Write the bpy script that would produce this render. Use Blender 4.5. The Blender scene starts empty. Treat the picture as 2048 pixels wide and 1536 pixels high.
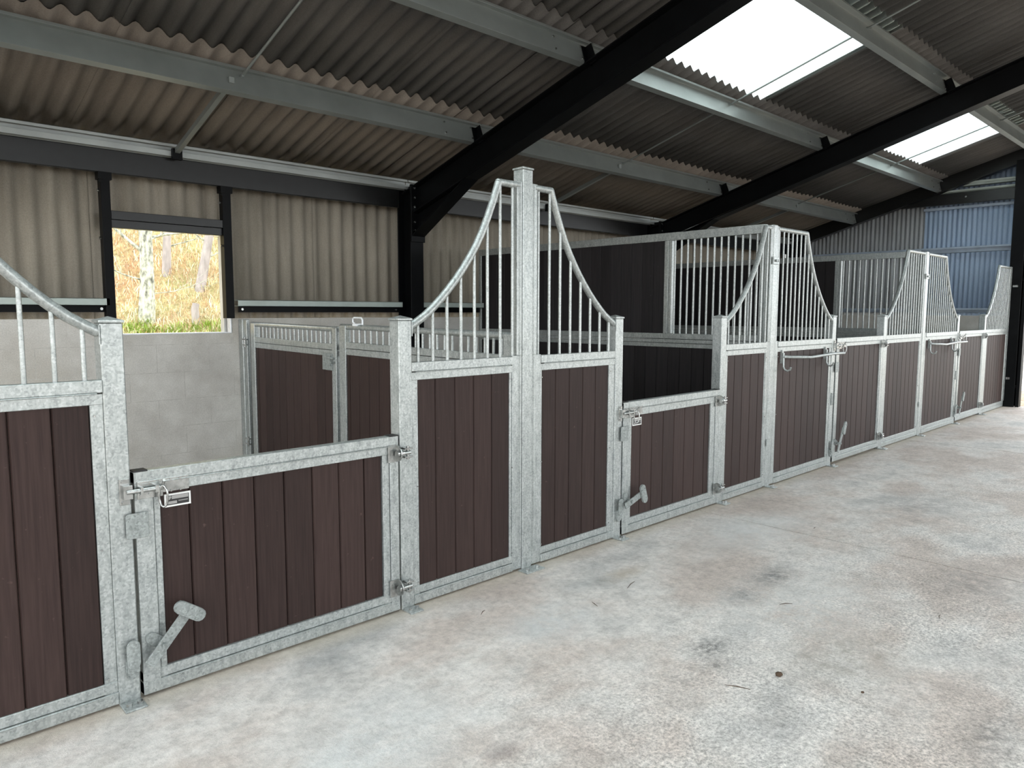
import bpy, math, random
from math import sin, cos, pi, radians, sqrt, atan2
from mathutils import Vector, Matrix
random.seed(7)
S = bpy.context.scene
COL = S.collection

# ------------------------------------------------------------------ camera
cam = bpy.data.cameras.new('camera'); camo = bpy.data.objects.new('camera', cam); COL.objects.link(camo)
F_PX, YAW, PIT, ROL = 1465.15, radians(43.853), radians(5.625), radians(0.09)
cam.sensor_width = 36.0; cam.lens = F_PX / 2048 * 36.0; cam.clip_start = .05; cam.clip_end = 400
fw = Vector((sin(YAW)*cos(PIT), cos(YAW)*cos(PIT), -sin(PIT))); rt = Vector((cos(YAW), -sin(YAW), 0)); up = rt.cross(fw)
r2 = rt*cos(ROL) + up*sin(ROL); u2 = -rt*sin(ROL) + up*cos(ROL)
M = Matrix((r2, u2, -fw)).transposed().to_4x4(); M.translation = Vector((0, -2.9525, 1.5))
camo.matrix_world = M
S.camera = camo

# ------------------------------------------------------------------ light, exposure
w = bpy.data.worlds.new('overcast'); S.world = w; w.use_nodes = True
bg = w.node_tree.nodes['Background']; bg.inputs[0].default_value = (0.93, 0.97, 1.0, 1); bg.inputs[1].default_value = 4.1
S.view_settings.view_transform = 'Standard'; S.view_settings.look = 'None'
S.view_settings.exposure = 0.0; S.view_settings.gamma = 1.0; S.view_settings.use_curve_mapping = False

# ------------------------------------------------------------------ materials
def mat(name, rough=.6, metal=0., spec=.5):
    m = bpy.data.materials.new(name); m.use_nodes = True; nt = m.node_tree
    b = nt.nodes['Principled BSDF']; b.inputs['Roughness'].default_value = rough; b.inputs['Metallic'].default_value = metal
    b.inputs['Specular IOR Level'].default_value = spec
    return m, nt, b
def N(nt, t, **k):
    n = nt.nodes.new(t)
    for a, v in k.items():
        if a in n.inputs: n.inputs[a].default_value = v
        else: setattr(n, a, v)
    return n
def L(nt, a, b): nt.links.new(a, b)
def ramp(nt, fac, stops):
    r = nt.nodes.new('ShaderNodeValToRGB'); e = r.color_ramp.elements
    while len(e) < len(stops): e.new(.5)
    for i, (p, c) in enumerate(stops): e[i].position = p; e[i].color = (*c, 1)
    L(nt, fac, r.inputs[0]); return r.outputs[0]
def pos(nt, sc=(1, 1, 1)):
    g = N(nt, 'ShaderNodeNewGeometry'); mp = N(nt, 'ShaderNodeMapping'); mp.inputs['Scale'].default_value = sc
    L(nt, g.outputs['Position'], mp.inputs['Vector']); return mp.outputs[0]
def noise(nt, v, scale, detail=4, rough=.55):
    n = N(nt, 'ShaderNodeTexNoise'); n.inputs['Scale'].default_value = scale; n.inputs['Detail'].default_value = detail
    n.inputs['Roughness'].default_value = rough; L(nt, v, n.inputs['Vector']); return n.outputs[0]
def mix(nt, fac, a, b, mode='MIX'):
    m = N(nt, 'ShaderNodeMix', data_type='RGBA', blend_type=mode)
    for i, v in ((0, fac), (6, a), (7, b)):
        if hasattr(v, 'links') or hasattr(v, 'is_linked'): L(nt, v, m.inputs[i])
        else: m.inputs[i].default_value = v if i == 0 else (*v, 1)
    return m.outputs[2]
def bump(nt, b, h, strength, dist=.002):
    n = N(nt, 'ShaderNodeBump'); n.inputs['Strength'].default_value = strength; n.inputs['Distance'].default_value = dist
    L(nt, h, n.inputs['Height']); L(nt, n.outputs[0], b.inputs['Normal'])
def simple(name, col, rough=.6, metal=0., spec=.5, var=.15, scale=6, sc=(1, 1, 1), bmp=0):
    m, nt, b = mat(name, rough, metal, spec); v = pos(nt, sc); n = noise(nt, v, scale)
    c = ramp(nt, n, [(.3, tuple(x*(1-var) for x in col)), (.7, tuple(min(1, x*(1+var)) for x in col))])
    L(nt, c, b.inputs['Base Color'])
    if bmp: bump(nt, b, n, bmp)
    return m
# galvanised steel: zinc spangle, streaks
def make_galv(name, lo, hi, metal=.62, rough=.36):
    m, nt, b = mat(name, rough, metal); v = pos(nt)
    vo = N(nt, 'ShaderNodeTexVoronoi'); vo.inputs['Scale'].default_value = 130; L(nt, v, vo.inputs['Vector'])
    v2 = pos(nt, (26, 26, 7)); n2 = noise(nt, v2, 1.6, 5, .7); n3 = noise(nt, v, 2.2, 3)
    c = ramp(nt, n2, [(.3, lo), (.62, hi)])
    bw = N(nt, 'ShaderNodeRGBToBW'); L(nt, vo.outputs['Color'], bw.inputs[0]); c = mix(nt, .42, c, bw.outputs[0], 'SOFT_LIGHT')
    hsv = N(nt, 'ShaderNodeHueSaturation'); hsv.inputs['Saturation'].default_value = .9; L(nt, c, hsv.inputs['Color'])
    c2 = mix(nt, n3, hsv.outputs[0], (.50, .54, .53), 'MIX') if False else hsv.outputs[0]
    L(nt, c2, b.inputs['Base Color'])
    r = N(nt, 'ShaderNodeMapRange'); r.inputs['To Min'].default_value = rough-.1; r.inputs['To Max'].default_value = rough+.15
    L(nt, n2, r.inputs['Value']); L(nt, r.outputs[0], b.inputs['Roughness'])
    bump(nt, b, n2, .15, .001)
    return m
GALV = make_galv('galvanised_steel', (.295, .322, .316), (.445, .472, .462))
GALVD = make_galv('dull_galvanised_steel', (.20, .222, .215), (.29, .315, .305), .3, .5)
ZINC = simple('plated_bolt_steel', (.42, .43, .42), .24, .9, var=.3, scale=40)
PURL = simple('purlin_zinc', (.245, .27, .265), .40, .45, var=.12, scale=3)
PURLP = simple('pale_purlin_zinc', (.36, .39, .385), .4, .4, var=.12, scale=3)
RAILP = simple('pale_sheeting_rail', (.42, .48, .45), .5, .2, var=.08, scale=5)
BLACK = simple('black_painted_steel', (.003, .0034, .004), .42, 0, .12, var=.3, scale=9, bmp=.1)
BLACKG = simple('glossy_black_painted_steel', (.006, .0065, .007), .33, 0, .50, var=.3, scale=14, bmp=.25)
RUBBER = simple('black_rubber', (.015, .014, .014), .6)
# recycled plastic planks, brown
def plank_mat(name, lo, hi, rough=.5):
    m, nt, b = mat(name, rough, 0, .16); v = pos(nt, (60, 60, 2.2)); n = noise(nt, v, 1.5, 5, .6)
    oi = N(nt, 'ShaderNodeObjectInfo')
    c = ramp(nt, n, [(.3, lo), (.72, hi)])
    r = N(nt, 'ShaderNodeMapRange'); r.inputs['To Min'].default_value = .82; r.inputs['To Max'].default_value = 1.2
    L(nt, oi.outputs['Random'], r.inputs['Value'])
    h = N(nt, 'ShaderNodeHueSaturation'); L(nt, r.outputs[0], h.inputs['Value']); L(nt, c, h.inputs['Color'])
    sp = noise(nt, pos(nt), 38, 2, .5); dust = ramp(nt, sp, [(.72, (0, 0, 0)), (.80, (1, 1, 1))])
    c2 = mix(nt, dust, h.outputs[0], tuple(x*1.6 for x in hi))
    L(nt, c2, b.inputs['Base Color']); bump(nt, b, n, .25, .001)
    return m
PLANK = plank_mat('brown_plastic_plank', (.027, .0165, .015), (.046, .0285, .025))
PLANKD = plank_mat('dark_plastic_plank', (.016, .015, .016), (.028, .024, .025))
# fibre cement sheet
def sheet_mat(name, lo, hi, stain=(.10, .085, .07), amt=.5, sc=(8, 8, .8), rough=.85):
    m, nt, b = mat(name, rough, 0, .2)
    n = noise(nt, pos(nt, sc), 1.3, 6, .65); f = noise(nt, pos(nt), 120, 3, .6); st = noise(nt, pos(nt), 1.1, 4)
    c = ramp(nt, n, [(.28, lo), (.72, hi)])
    s = ramp(nt, st, [(.45, (0, 0, 0)), (.75, (amt,)*3)])
    c = mix(nt, s, c, stain)
    ff = ramp(nt, f, [(.25, (.8, .8, .8)), (.75, (1.12, 1.12, 1.12))])
    c = mix(nt, 1., c, ff, 'MULTIPLY')
    L(nt, c, b.inputs['Base Color']); bump(nt, b, f, .35, .001)
    return m
ROOF = sheet_mat('grey_fibre_cement', (.086, .081, .078), (.130, .124, .118), (.072, .067, .062), .5, (9, .9, .9))
ROOFB = sheet_mat('brown_stained_fibre_cement', (.175, .152, .130), (.25, .220, .190), (.12, .105, .09), .6, (9, .9, .9))
WALLS = sheet_mat('beige_fibre_cement', (.265, .238, .20), (.38, .345, .285), (.22, .195, .155), .5)
GABL = sheet_mat('grey_gable_sheet', (.38, .40, .42), (.50, .525, .54), (.34, .36, .38), .4, (8, 8, .8), .6)
GABB = sheet_mat('sky_tinted_gable_sheet', (.36, .475, .64), (.46, .585, .76), (.32, .42, .57), .3, (8, 8, .8), .5)  # sheets near the opening carry the blue sky light in their colour
BLUR = simple('sky_tinted_rail', (.36, .43, .52), .4, .1)  # blue of the sky light put into the end wall rail colour
BLOCK = sheet_mat('concrete_block', (.50, .475, .44), (.70, .68, .645), (.48, .44, .38), .7, (3, 3, 3), .9)
MORT = simple('mortar', (.52, .50, .465), .95, var=.15, scale=30)
# translucent roof light
def skylight_mat():
    m = bpy.data.materials.new('translucent_roof_sheet'); m.use_nodes = True; nt = m.node_tree; nt.nodes.clear()
    o = N(nt, 'ShaderNodeOutputMaterial'); t = N(nt, 'ShaderNodeBsdfTranslucent'); t.inputs[0].default_value = (.93, .97, .96, 1)
    tr = N(nt, 'ShaderNodeBsdfTransparent'); tr.inputs[0].default_value = (.93, .97, .96, 1); mx = N(nt, 'ShaderNodeMixShader')
    n = noise(nt, pos(nt, (9, 1, 1)), 1.5, 4); r = N(nt, 'ShaderNodeMapRange'); r.inputs['To Min'].default_value = .45; r.inputs['To Max'].default_value = .75
    L(nt, n, r.inputs['Value']); L(nt, r.outputs[0], mx.inputs[0]); L(nt, t.outputs[0], mx.inputs[1]); L(nt, tr.outputs[0], mx.inputs[2]); L(nt, mx.outputs[0], o.inputs[0])
    return m
SKYL = skylight_mat()
# concrete floor: mottled patches, fine aggregate, a few dark stains with shapes of their own
def floor_mat():
    m, nt, b = mat('worn_concrete', .62, 0, .35)
    v = pos(nt); big = noise(nt, pos(nt, (1, 1.6, 1)), .9, 5, .6); med = noise(nt, pos(nt, (1.2, .9, 1)), 4.2, 7, .72); fine = noise(nt, v, 70, 3, .8); fine2 = noise(nt, v, 22, 7, .8)
    c = ramp(nt, big, [(.30, (.47, .40, .355)), (.44, (.56, .49, .445)), (.56, (.65, .61, .575)), (.70, (.45, .44, .425))])
    mm = ramp(nt, med, [(.28, (.60, .59, .58)), (.5, (1, 1, 1)), (.75, (1.25, 1.25, 1.26))]); c = mix(nt, .6, c, mm, 'MULTIPLY')
    f2 = ramp(nt, fine2, [(.30, (.60, .60, .60)), (.5, (1, 1, 1)), (.70, (1.3, 1.3, 1.3))]); c = mix(nt, .8, c, f2, 'MULTIPLY')
    f1 = ramp(nt, fine, [(.36, (.50, .50, .50)), (.5, (1, 1, 1)), (.64, (1.4, 1.4, 1.4))])
    # rougher, greyer broom finish out in the aisle
    sx = N(nt, 'ShaderNodeSeparateXYZ'); L(nt, v, sx.inputs[0])
    wr = N(nt, 'ShaderNodeMapRange'); wr.inputs['From Min'].default_value = -.5; wr.inputs['From Max'].default_value = -1.7; L(nt, sx.outputs['Y'], wr.inputs['Value'])
    rn = N(nt, 'ShaderNodeMath', operation='MULTIPLY'); L(nt, wr.outputs[0], rn.inputs[0])
    rb = ramp(nt, noise(nt, v, 1.3, 4), [(.3, (.35, .35, .35)), (.6, (1, 1, 1))]); L(nt, rb, rn.inputs[1])
    c = mix(nt, rn.outputs[0], c, mix(nt, .95, c, f1, 'MULTIPLY'))
    # dark stains and paler patches
    def stain(c, x, y, r, ry, col, amt, ns=9, th=.50):
        mp = N(nt, 'ShaderNodeMapping'); mp.vector_type = 'POINT'; mp.inputs['Location'].default_value = (-x/r, -y/ry, 0); mp.inputs['Scale'].default_value = (1/r, 1/ry, 1)
        g = N(nt, 'ShaderNodeNewGeometry'); L(nt, g.outputs['Position'], mp.inputs[0])
        ln = N(nt, 'ShaderNodeVectorMath', operation='LENGTH'); L(nt, mp.outputs[0], ln.inputs[0])
        mr = N(nt, 'ShaderNodeMapRange'); mr.inputs['From Min'].default_value = 1.; mr.inputs['From Max'].default_value = .1; L(nt, ln.outputs['Value'], mr.inputs['Value'])
        nn = noise(nt, v, ns, 6, .75); rr = N(nt, 'ShaderNodeMapRange'); rr.inputs['From Min'].default_value = th-.12; rr.inputs['From Max'].default_value = th+.12; L(nt, nn, rr.inputs['Value'])
        mu = N(nt, 'ShaderNodeMath', operation='MULTIPLY'); L(nt, mr.outputs[0], mu.inputs[0]); L(nt, rr.outputs[0], mu.inputs[1])
        m2 = N(nt, 'ShaderNodeMath', operation='MULTIPLY'); m2.inputs[1].default_value = amt; L(nt, mu.outputs[0], m2.inputs[0])
        return mix(nt, m2.outputs[0], c, col)
    for a in ((3.88, -1.06, .26, .17, (.13, .128, .125), .95, 16, .46), (3.5, -1.08, .22, .14, (.17, .165, .16), .9, 24, .48),
              (2.83, -1.29, .17, .10, (.09, .088, .085), 1.0, 34, .49), (2.72, -1.40, .12, .08, (.16, .15, .14), .8, 24, .50),
              (1.62, -1.22, .10, .07, (.22, .19, .18), .6, 6, .35), (3.6, -1.35, .8, .5, (.60, .59, .57), .8, 20, .50),
              (3.3, -.45, .30, .09, (.36, .30, .22), .6, 6, .42), (4.6, -.55, .9, .35, (.62, .62, .61), .7, 3, .42),
              (2.5, -.6, .35, .25, (.58, .61, .62), .6, 3, .4), (1.3, -.9, .6, .4, (.58, .60, .60), .6, 3, .4),
              (2.95, -2.35, .35, .12, (.15, .14, .13), .8, 18, .50), (3.05, -2.55, .4, .07, (.15, .14, .13), .9, 9, .45), (4.6, -1.9, .5, .3, (.2, .19, .18), .6, 14, .5), (6.2, -1.1, .7, .4, (.24, .235, .23), .6, 8, .48), (3.2, -1.75, .5, .3, (.30, .27, .22), .6, 12, .5)):
        c = stain(c, *a)
    # darker, yellowish edge right under the stall fronts
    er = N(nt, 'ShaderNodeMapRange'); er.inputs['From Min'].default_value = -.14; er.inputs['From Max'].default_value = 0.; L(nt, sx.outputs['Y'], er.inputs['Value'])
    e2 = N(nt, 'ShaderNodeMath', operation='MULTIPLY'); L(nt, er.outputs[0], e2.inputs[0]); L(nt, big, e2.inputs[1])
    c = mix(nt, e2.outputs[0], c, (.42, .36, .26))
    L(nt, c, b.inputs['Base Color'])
    ad = N(nt, 'ShaderNodeMath', operation='ADD'); L(nt, fine, ad.inputs[0]); L(nt, fine2, ad.inputs[1]); bump(nt, b, ad.outputs[0], .7, .006)
    return m
FLOOR = floor_mat()
PALE = simple('bare_mortar_cap', (.50, .48, .45), .9)
WHITE = simple('white_frame', (.75, .76, .78), .4)
SIGNW = simple('sign_white', (.78, .78, .76), .5, var=.02); SIGNB = simple('sign_black', (.02, .02, .02), .4); SIGNG = simple('sign_grey', (.33, .32, .31), .5, var=.1)
BARK = simple('birch_bark', (.46, .47, .38), .9, var=.75, scale=22, sc=(1, 1, .5), bmp=.4)
BARKG = simple('grey_bark', (.38, .34, .32), .9, var=.3, scale=12, sc=(1, 1, .3))
def bank_mat():
    m, nt, b = mat('dead_bracken_bank', .95, 0, .1)
    n = noise(nt, pos(nt), 1.1, 6, .7); n2 = noise(nt, pos(nt), 9, 6, .8)
    c = ramp(nt, n, [(.3, (.46, .48, .17)), (.42, (.62, .54, .27)), (.55, (.66, .48, .26)), (.68, (.60, .34, .19))])
    f = ramp(nt, n2, [(.3, (.55, .55, .55)), (.5, (1, 1, 1)), (.7, (1.5, 1.5, 1.4))]); c = mix(nt, .9, c, f, 'MULTIPLY')
    L(nt, c, b.inputs['Base Color']); bump(nt, b, n2, 1., .1); return m
BANK = bank_mat()
STRAW = simple('dry_grass', (.80, .72, .46), .9, var=.35, scale=3)
RUST = simple('dead_bracken', (.72, .50, .33), .9, var=.35, scale=3)
GREEN = simple('fresh_grass', (.30, .42, .07), .8, var=.3, scale=5)
GRAVEL = simple('gravel_and_sand', (.38, .30, .21), .95, var=.45, scale=14, bmp=.8)
TWIG = simple('dry_twig', (.08, .05, .03), .9)

# ------------------------------------------------------------------ mesh helpers
class MB:
    def __init__(s): s.v = []; s.f = []; s.s = []; s.ch = []
    def add(s, vs, fs, smooth=False):
        s.ch.append((vs, fs, smooth)); o = len(s.v); s.v += [tuple(v) for v in vs]; s.f += [tuple(i+o for i in f) for f in fs]; s.s += [smooth]*len(fs); return s
    def box(s, x0, x1, y0, y1, z0, z1):
        vs = [(x, y, z) for x in (x0, x1) for y in (y0, y1) for z in (z0, z1)]
        return s.add(vs, [(0, 1, 3, 2), (4, 6, 7, 5), (0, 4, 5, 1), (2, 3, 7, 6), (0, 2, 6, 4), (1, 5, 7, 3)])
    def tube(s, pts, r, n=10, cap=True):
        pts = [Vector(p) for p in pts]; rs = r if isinstance(r, (list, tuple)) else [r]*len(pts)
        rings = []; prev = None
        for i, p in enumerate(pts):
            d = (pts[min(i+1, len(pts)-1)] - pts[max(i-1, 0)]).normalized()
            a = prev if prev is not None else (Vector((0, 0, 1)) if abs(d.z) < .9 else Vector((1, 0, 0)))
            u = (a - d*a.dot(d)).normalized(); v = d.cross(u); prev = u
            k = 1.
            if 0 < i < len(pts)-1:
                c = (pts[i]-pts[i-1]).normalized().dot(d); k = min(1.4, 1/max(.6, c))
            rings.append([p + (u*cos(2*pi*j/n) + v*sin(2*pi*j/n))*rs[i]*(k if i in () else 1) for j in range(n)])
        vs = [q for r_ in rings for q in r_]; fs = []
        for i in range(len(pts)-1):
            for j in range(n): fs.append((i*n+j, i*n+(j+1) % n, (i+1)*n+(j+1) % n, (i+1)*n+j))
        s.add(vs, fs, True)
        if cap:
            s.add(rings[0], [tuple(reversed(range(n)))]); s.add(rings[-1], [tuple(range(n))])
        return s
    def prism(s, poly, axis, a, b):
        # poly of 2D points in the plane perpendicular to axis; order (y,z),(x,z),(x,y)
        def P(p, t): return {'x': (t, p[0], p[1]), 'y': (p[0], t, p[1]), 'z': (p[0], p[1], t)}[axis]
        n = len(poly); vs = [P(p, a) for p in poly] + [P(p, b) for p in poly]
        fs = [tuple(range(n)), tuple(reversed(range(n, 2*n)))] + [(i, n+i, n+(i+1) % n, (i+1) % n) for i in range(n)]
        return s.add(vs, fs)
    def each(s, name, m, parent=None, bevel=0):
        for c in s.ch: MB().add(*c).build(name, m, parent, bevel)
    def build(s, name, m, parent=None, bevel=0, loc=None):
        o0 = parent_world(parent) if loc is None else Vector(loc)
        me = bpy.data.meshes.new(name); me.from_pydata([tuple(Vector(v)-o0) for v in s.v], [], s.f)
        me.polygons.foreach_set('use_smooth', s.s); me.materials.append(m); me.update()
        o = bpy.data.objects.new(name, me); COL.objects.link(o)
        if parent: o.parent = parent
        if name in ('rivets', 'foot_bolts', 'end_plate_bolts', 'purlin_bolts', 'bolt', 'hinge', 'clamp_plate'): o['kind'] = 'stuff'
        elif loc is not None: o.location = loc
        import bmesh
        bm = bmesh.new(); bm.from_mesh(me); bmesh.ops.recalc_face_normals(bm, faces=bm.faces); bm.to_mesh(me); bm.free()
        if bevel:
            b = o.modifiers.new('bevel', 'BEVEL'); b.width = bevel; b.segments = 1; b.limit_method = 'ANGLE'; b.angle_limit = radians(50)
        return o
WL = {}
def parent_world(p):
    v = Vector((0, 0, 0))
    while p is not None: v += p.location; p = p.parent
    return v
def tag(o, label=None, cat=None, group=None, kind=None):
    for k, v in (('label', label), ('category', cat), ('group', group), ('kind', kind)):
        if v: o[k] = v
    return o
def empty(name, loc, label=None, cat=None, group=None, kind=None):
    o = bpy.data.objects.new(name, None); o.empty_display_size = .1; COL.objects.link(o); o.location = loc
    return tag(o, label, cat, group, kind)
# shared unit meshes
def unit_plank():
    p = [(0, .25), (.035, 0), (.965, 0), (1, .25), (1, 1), (0, 1)]; mb = MB().prism(p, 'z', 0, 1)
    me = bpy.data.meshes.new('plank'); me.from_pydata(mb.v, [], mb.f); me.update()
    import bmesh
    bm = bmesh.new(); bm.from_mesh(me); bmesh.ops.recalc_face_normals(bm, faces=bm.faces); bm.to_mesh(me); bm.free()
    return me
def unit_bar():
    mb = MB().tube([(0, 0, 0), (0, 0, 1)], 1, 8, True); me = bpy.data.meshes.new('bar'); me.from_pydata(mb.v, [], mb.f)
    me.polygons.foreach_set('use_smooth', mb.s); me.update(); return me
UPLANK = {}
def plank(parent, x, y, z, wx, ty, h, m, rot=0):
    if m.name not in UPLANK:
        me = unit_plank(); me.materials.append(m); UPLANK[m.name] = me
    o = bpy.data.objects.new('plank', UPLANK[m.name]); COL.objects.link(o); o.parent = parent
    o.location = Vector((x, y, z)) - parent_world(parent); o.scale = (wx, ty, h); o.rotation_euler = (0, 0, rot); return o
UBAR = {}
def bar(parent, x, y, z0, z1, r=.009, m=GALV):
    if m.name not in UBAR:
        me = unit_bar(); me.materials.append(m); UBAR[m.name] = me
    o = bpy.data.objects.new('bar', UBAR[m.name]); COL.objects.link(o); o.parent = parent
    o.location = Vector((x, y, z0)) - parent_world(parent); o.scale = (r, r, z1-z0); return o
def splits(a, b, pitch=.13, first=.115):
    xs = [a]; x = a + first
    while x < b - .03: xs.append(x); x += pitch
    xs.append(b); return xs

# roof geometry (measured): slope and levels
SL = .295; CA = 1/sqrt(1+SL*SL); SA = SL*CA
def zt(y): return 4.02 - SL*y          # purlin tops
RIDGE = -3.75
PX = [3.68, 2.52, 1.15, -.20, -1.55, -2.90]    # purlin web positions (y)

# ------------------------------------------------------------------ the setting
# floor: slabs cast either side of the saw cut joints
fl = empty('floor', (0, 0, 0), kind='structure')
xsl = [-4, 4.80, 9.3, 14.05]; ysl = [-9.1, 3.75]
for i in range(3):
    for j in range(1):
        MB().box(xsl[i]+.007, xsl[i+1]-.007, ysl[j]+.003, ysl[j+1]-.003, -.15, 0).build('floor_slab', FLOOR, fl)
MB().box(-4, 14.05, -9.1, 3.9, -.25, -.02).build('floor_bedding', simple('joint_dirt', (.045, .042, .04), .95), fl)

# back wall: blockwork
def blockwall(name, a0, a1, ztop, face, thick, axis, holes=()):
    wl = empty(name, (0, 0, 0), kind='structure'); H = .2425; Lb = .45
    core = MB()
    def seg(p0, p1, z0, z1, off, mb):
        if axis == 'x': mb.box(p0, p1, face+off, face+thick-off, z0, z1)
        else: mb.box(face+off, face+thick-off, p0, p1, z0, z1)
    spans = [(a0, a1)]
    if holes:
        h0, h1, hz = holes; seg(a0, h0, 0, ztop-.003, .0015, core); seg(h1, a1, 0, ztop-.003, .0015, core); seg(h0, h1, 0, hz-.003, .0015, core)
    else: seg(a0, a1, 0, ztop-.003, .0025, core)
    core.build('mortar', MORT, wl)
    k = 0; z = 0
    while z < ztop-.02:
        z1 = min(z+H-.006, ztop); a = a0 - (0 if k % 2 else Lb/2)
        while a < a1:
            p0, p1 = max(a, a0), min(a+Lb-.006, a1)
            if p1 - p0 > .03:
                parts = [(p0, p1, z, z1)]
                if holes and z1 > holes[2] and p1 > holes[0] and p0 < holes[1]:
                    parts = []
                    if p0 < holes[0]: parts.append((p0, holes[0], z, z1))
                    if p1 > holes[1]: parts.append((holes[1], p1, z, z1))
                    if z < holes[2]: parts.append((max(p0, holes[0]), min(p1, holes[1]), z, holes[2]))
                for q in parts:
                    if q[1]-q[0] > .02:
                        mb = MB(); seg(*q, random.uniform(0, .0012), mb); mb.build('block', BLOCK, wl)
            a += Lb
        z += H; k += 1
    return wl
blockwall('wall_back', -3.9, 5.85, 1.437, 3.75, .14, 'x', (1.87, 2.825, 1.307))
wb2 = MB().box(5.85, 14.0, 3.75, 3.89, 0, 1.437).build('wall_back', BLOCK); wb2['kind'] = 'structure'
blockwall('wall_right', -.1, 3.75, 1.45, 14.0, .14, 'y')

# corrugated sheets
def corr(p0, p1, q_at, amp, pitch, phase, f, seg=8):
    """profile samples along p; f(p, h, end) -> point ; q_at gives both ends"""
    n = max(4, int(round((p1-p0)/pitch*seg))); vs = []; fs = []
    for i in range(n+1):
        p = p0 + (p1-p0)*i/n; h = amp*cos(2*pi*(p-phase)/pitch)
        q0, q1 = q_at(p)
        vs += [f(p, h, q0), f(p, h, q1)]
    for i in range(n): fs.append((2*i, 2*i+2, 2*i+3, 2*i+1))
    return vs, fs
PITCH = .1425; COVER = .9975
def sheet(name, m, parent, vs, fs, th=.006):
    mb = MB(); mb.add(vs, fs, True); o = mb.build(name, m, parent)
    so = o.modifiers.new('thick', 'SOLIDIFY'); so.thickness = th; so.offset = 0
    return o
ceil = empty('ceiling', (0, 0, 0), kind='structure')
X0 = 5.545 - 9*COVER
rows = [(3.98, 2.52-.13), (2.52+.05, 1.15-.13), (1.15+.05, -.20-.13), (-.20+.05, -1.55-.13), (-1.55+.05, RIDGE)]
for r_, (ya, yb) in enumerate(rows):
    for c in range(18):
        xa = X0 + c*COVER; xb = xa + COVER + .045
        if xb > 14.35: xb = 14.35
        if xb - xa < .1: continue
        sky = (r_ == 2 and c in (9, 10, 14, 15)) or (r_ == 4 and c in (3, 4, 9, 10, 14, 15)) or (r_ == 2 and c in (3, 4, 5)) or (r_ == 3 and c in (3, 4, 5)) or (r_ == 1 and c in (2, 3))  # extra left bay roof lights, out of frame, are added to brighten the stall
        dz = .010*(c % 2)
        def fn(p, h, y, r_=r_, dz=dz, ya=ya):
            lift = .012 + .028 + (.012 if abs(y-ya) < 1e-6 else 0) + dz + .004
            return (p + 0, y - (h+lift)*SA*-1*0, zt(y) + (h+lift)/CA)
        vs, fs = corr(xa, xb, lambda p: (ya, yb), .024, PITCH, X0, fn)
        m = SKYL if sky else (ROOFB if r_ == 0 else ROOF)
        sheet('roof_light_sheet' if sky else 'roof_sheet', m, ceil, vs, fs)
# far slope of the roof behind the camera, unseen and drawn out to cut the light, with its own roof lights, open below
def zt2(y): return zt(RIDGE) - SL*(RIDGE - y)
for r_, (ya, yb) in enumerate([(RIDGE, -5.1), (-5.1, -6.5), (-6.5, -9.0)]):
    for c in range(18):
        xa = X0 + c*COVER; xb = min(xa + COVER, 14.35)
        if xb-xa < .1: continue
        vs, fs = corr(xa, xb, lambda p: (ya, yb), .024, PITCH, X0, lambda p, h, y: (p, y, zt2(y) + .045 + h), 6)
        sheet('roof_light_sheet' if (r_ == 0 and c in (4, 5, 9, 10, 14, 15)) else 'roof_sheet', SKYL if (r_ == 0 and c in (4, 5, 9, 10, 14, 15)) else ROOF, ceil, vs, fs)

# back wall cladding above the blocks
WP = .1451
GP = .0735
wc = empty('wall_back', (0, 3.93, 0), kind='structure')
xs = [.69+1.016*k for k in range(-4, 14)]
def wsheet(xa, xb, z0, z1, parent, m=WALLS, dy=0):
    vs, fs = corr(xa, xb, lambda p: (z0, z1), .020, WP, 0.03, lambda p, h, z: (p, 3.925+dy - h, z))
    return sheet('wall_sheet', m, parent, vs, fs)
for i, xa in enumerate(xs):
    xb = min(xa+1.016+.04, 14.1); dy = .011*(i % 2)
    if xa > 14: break
    if xa < 1.75 < xb:
        wsheet(xa, 1.86, 1.40, 2.90, wc, dy=dy); wsheet(1.86, xb, 2.20, 2.90, wc, dy=dy)
    elif xa < 2.75 < xb and xa > 1.8:
        wsheet(xa, 2.83, 2.20, 2.90, wc, dy=dy); wsheet(2.83, xb, 1.40, 2.90, wc, dy=dy)
    elif xa > 1.6 and xb < 2.8: wsheet(xa, xb, 2.20, 2.90, wc, dy=dy)
    else: wsheet(xa, xb, 1.40, 2.90, wc, dy=dy)
# the left end, out of frame, is left open to brighten the first stall


# gable (right) cladding, cut to the roof line
gc = empty('wall_right', (14.1, 0, 0), kind='structure')
edges = [-5.14+1.016*k for k in range(5)]; yl = 1.957
gy = [yl + 1.016*k for k in range(-2, 3)]
def gsheet(ya, yb, z0, m, dx=0, zf=None, z1=None):
    vs, fs = corr(ya, yb, lambda p: (z0, (z1 if z1 else zt(p)+.012)), .011, GP, .02, lambda p, h, z: (14.17+dx - h, p, z))
    return sheet('wall_sheet', m, gc, vs, fs)
for i, ya in enumerate(gy):
    yb = min(ya+1.016+.035, 3.9); ya2 = max(ya, -.1)
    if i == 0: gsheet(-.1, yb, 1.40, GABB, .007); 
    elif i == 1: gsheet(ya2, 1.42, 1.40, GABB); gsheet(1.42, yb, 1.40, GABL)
    else: gsheet(ya2, yb, 1.40, GABL, .007*((i+1) % 2))
# strip of cladding above the big end opening
vs, fs = corr(-9, -.1, lambda p: (3.40, (zt(p) if p > RIDGE else zt2(p))+.01), .011, GP, .02, lambda p, h, z: (14.17 - h, p, z), 6)
sheet('wall_sheet', GABB, gc, vs, fs)

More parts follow.
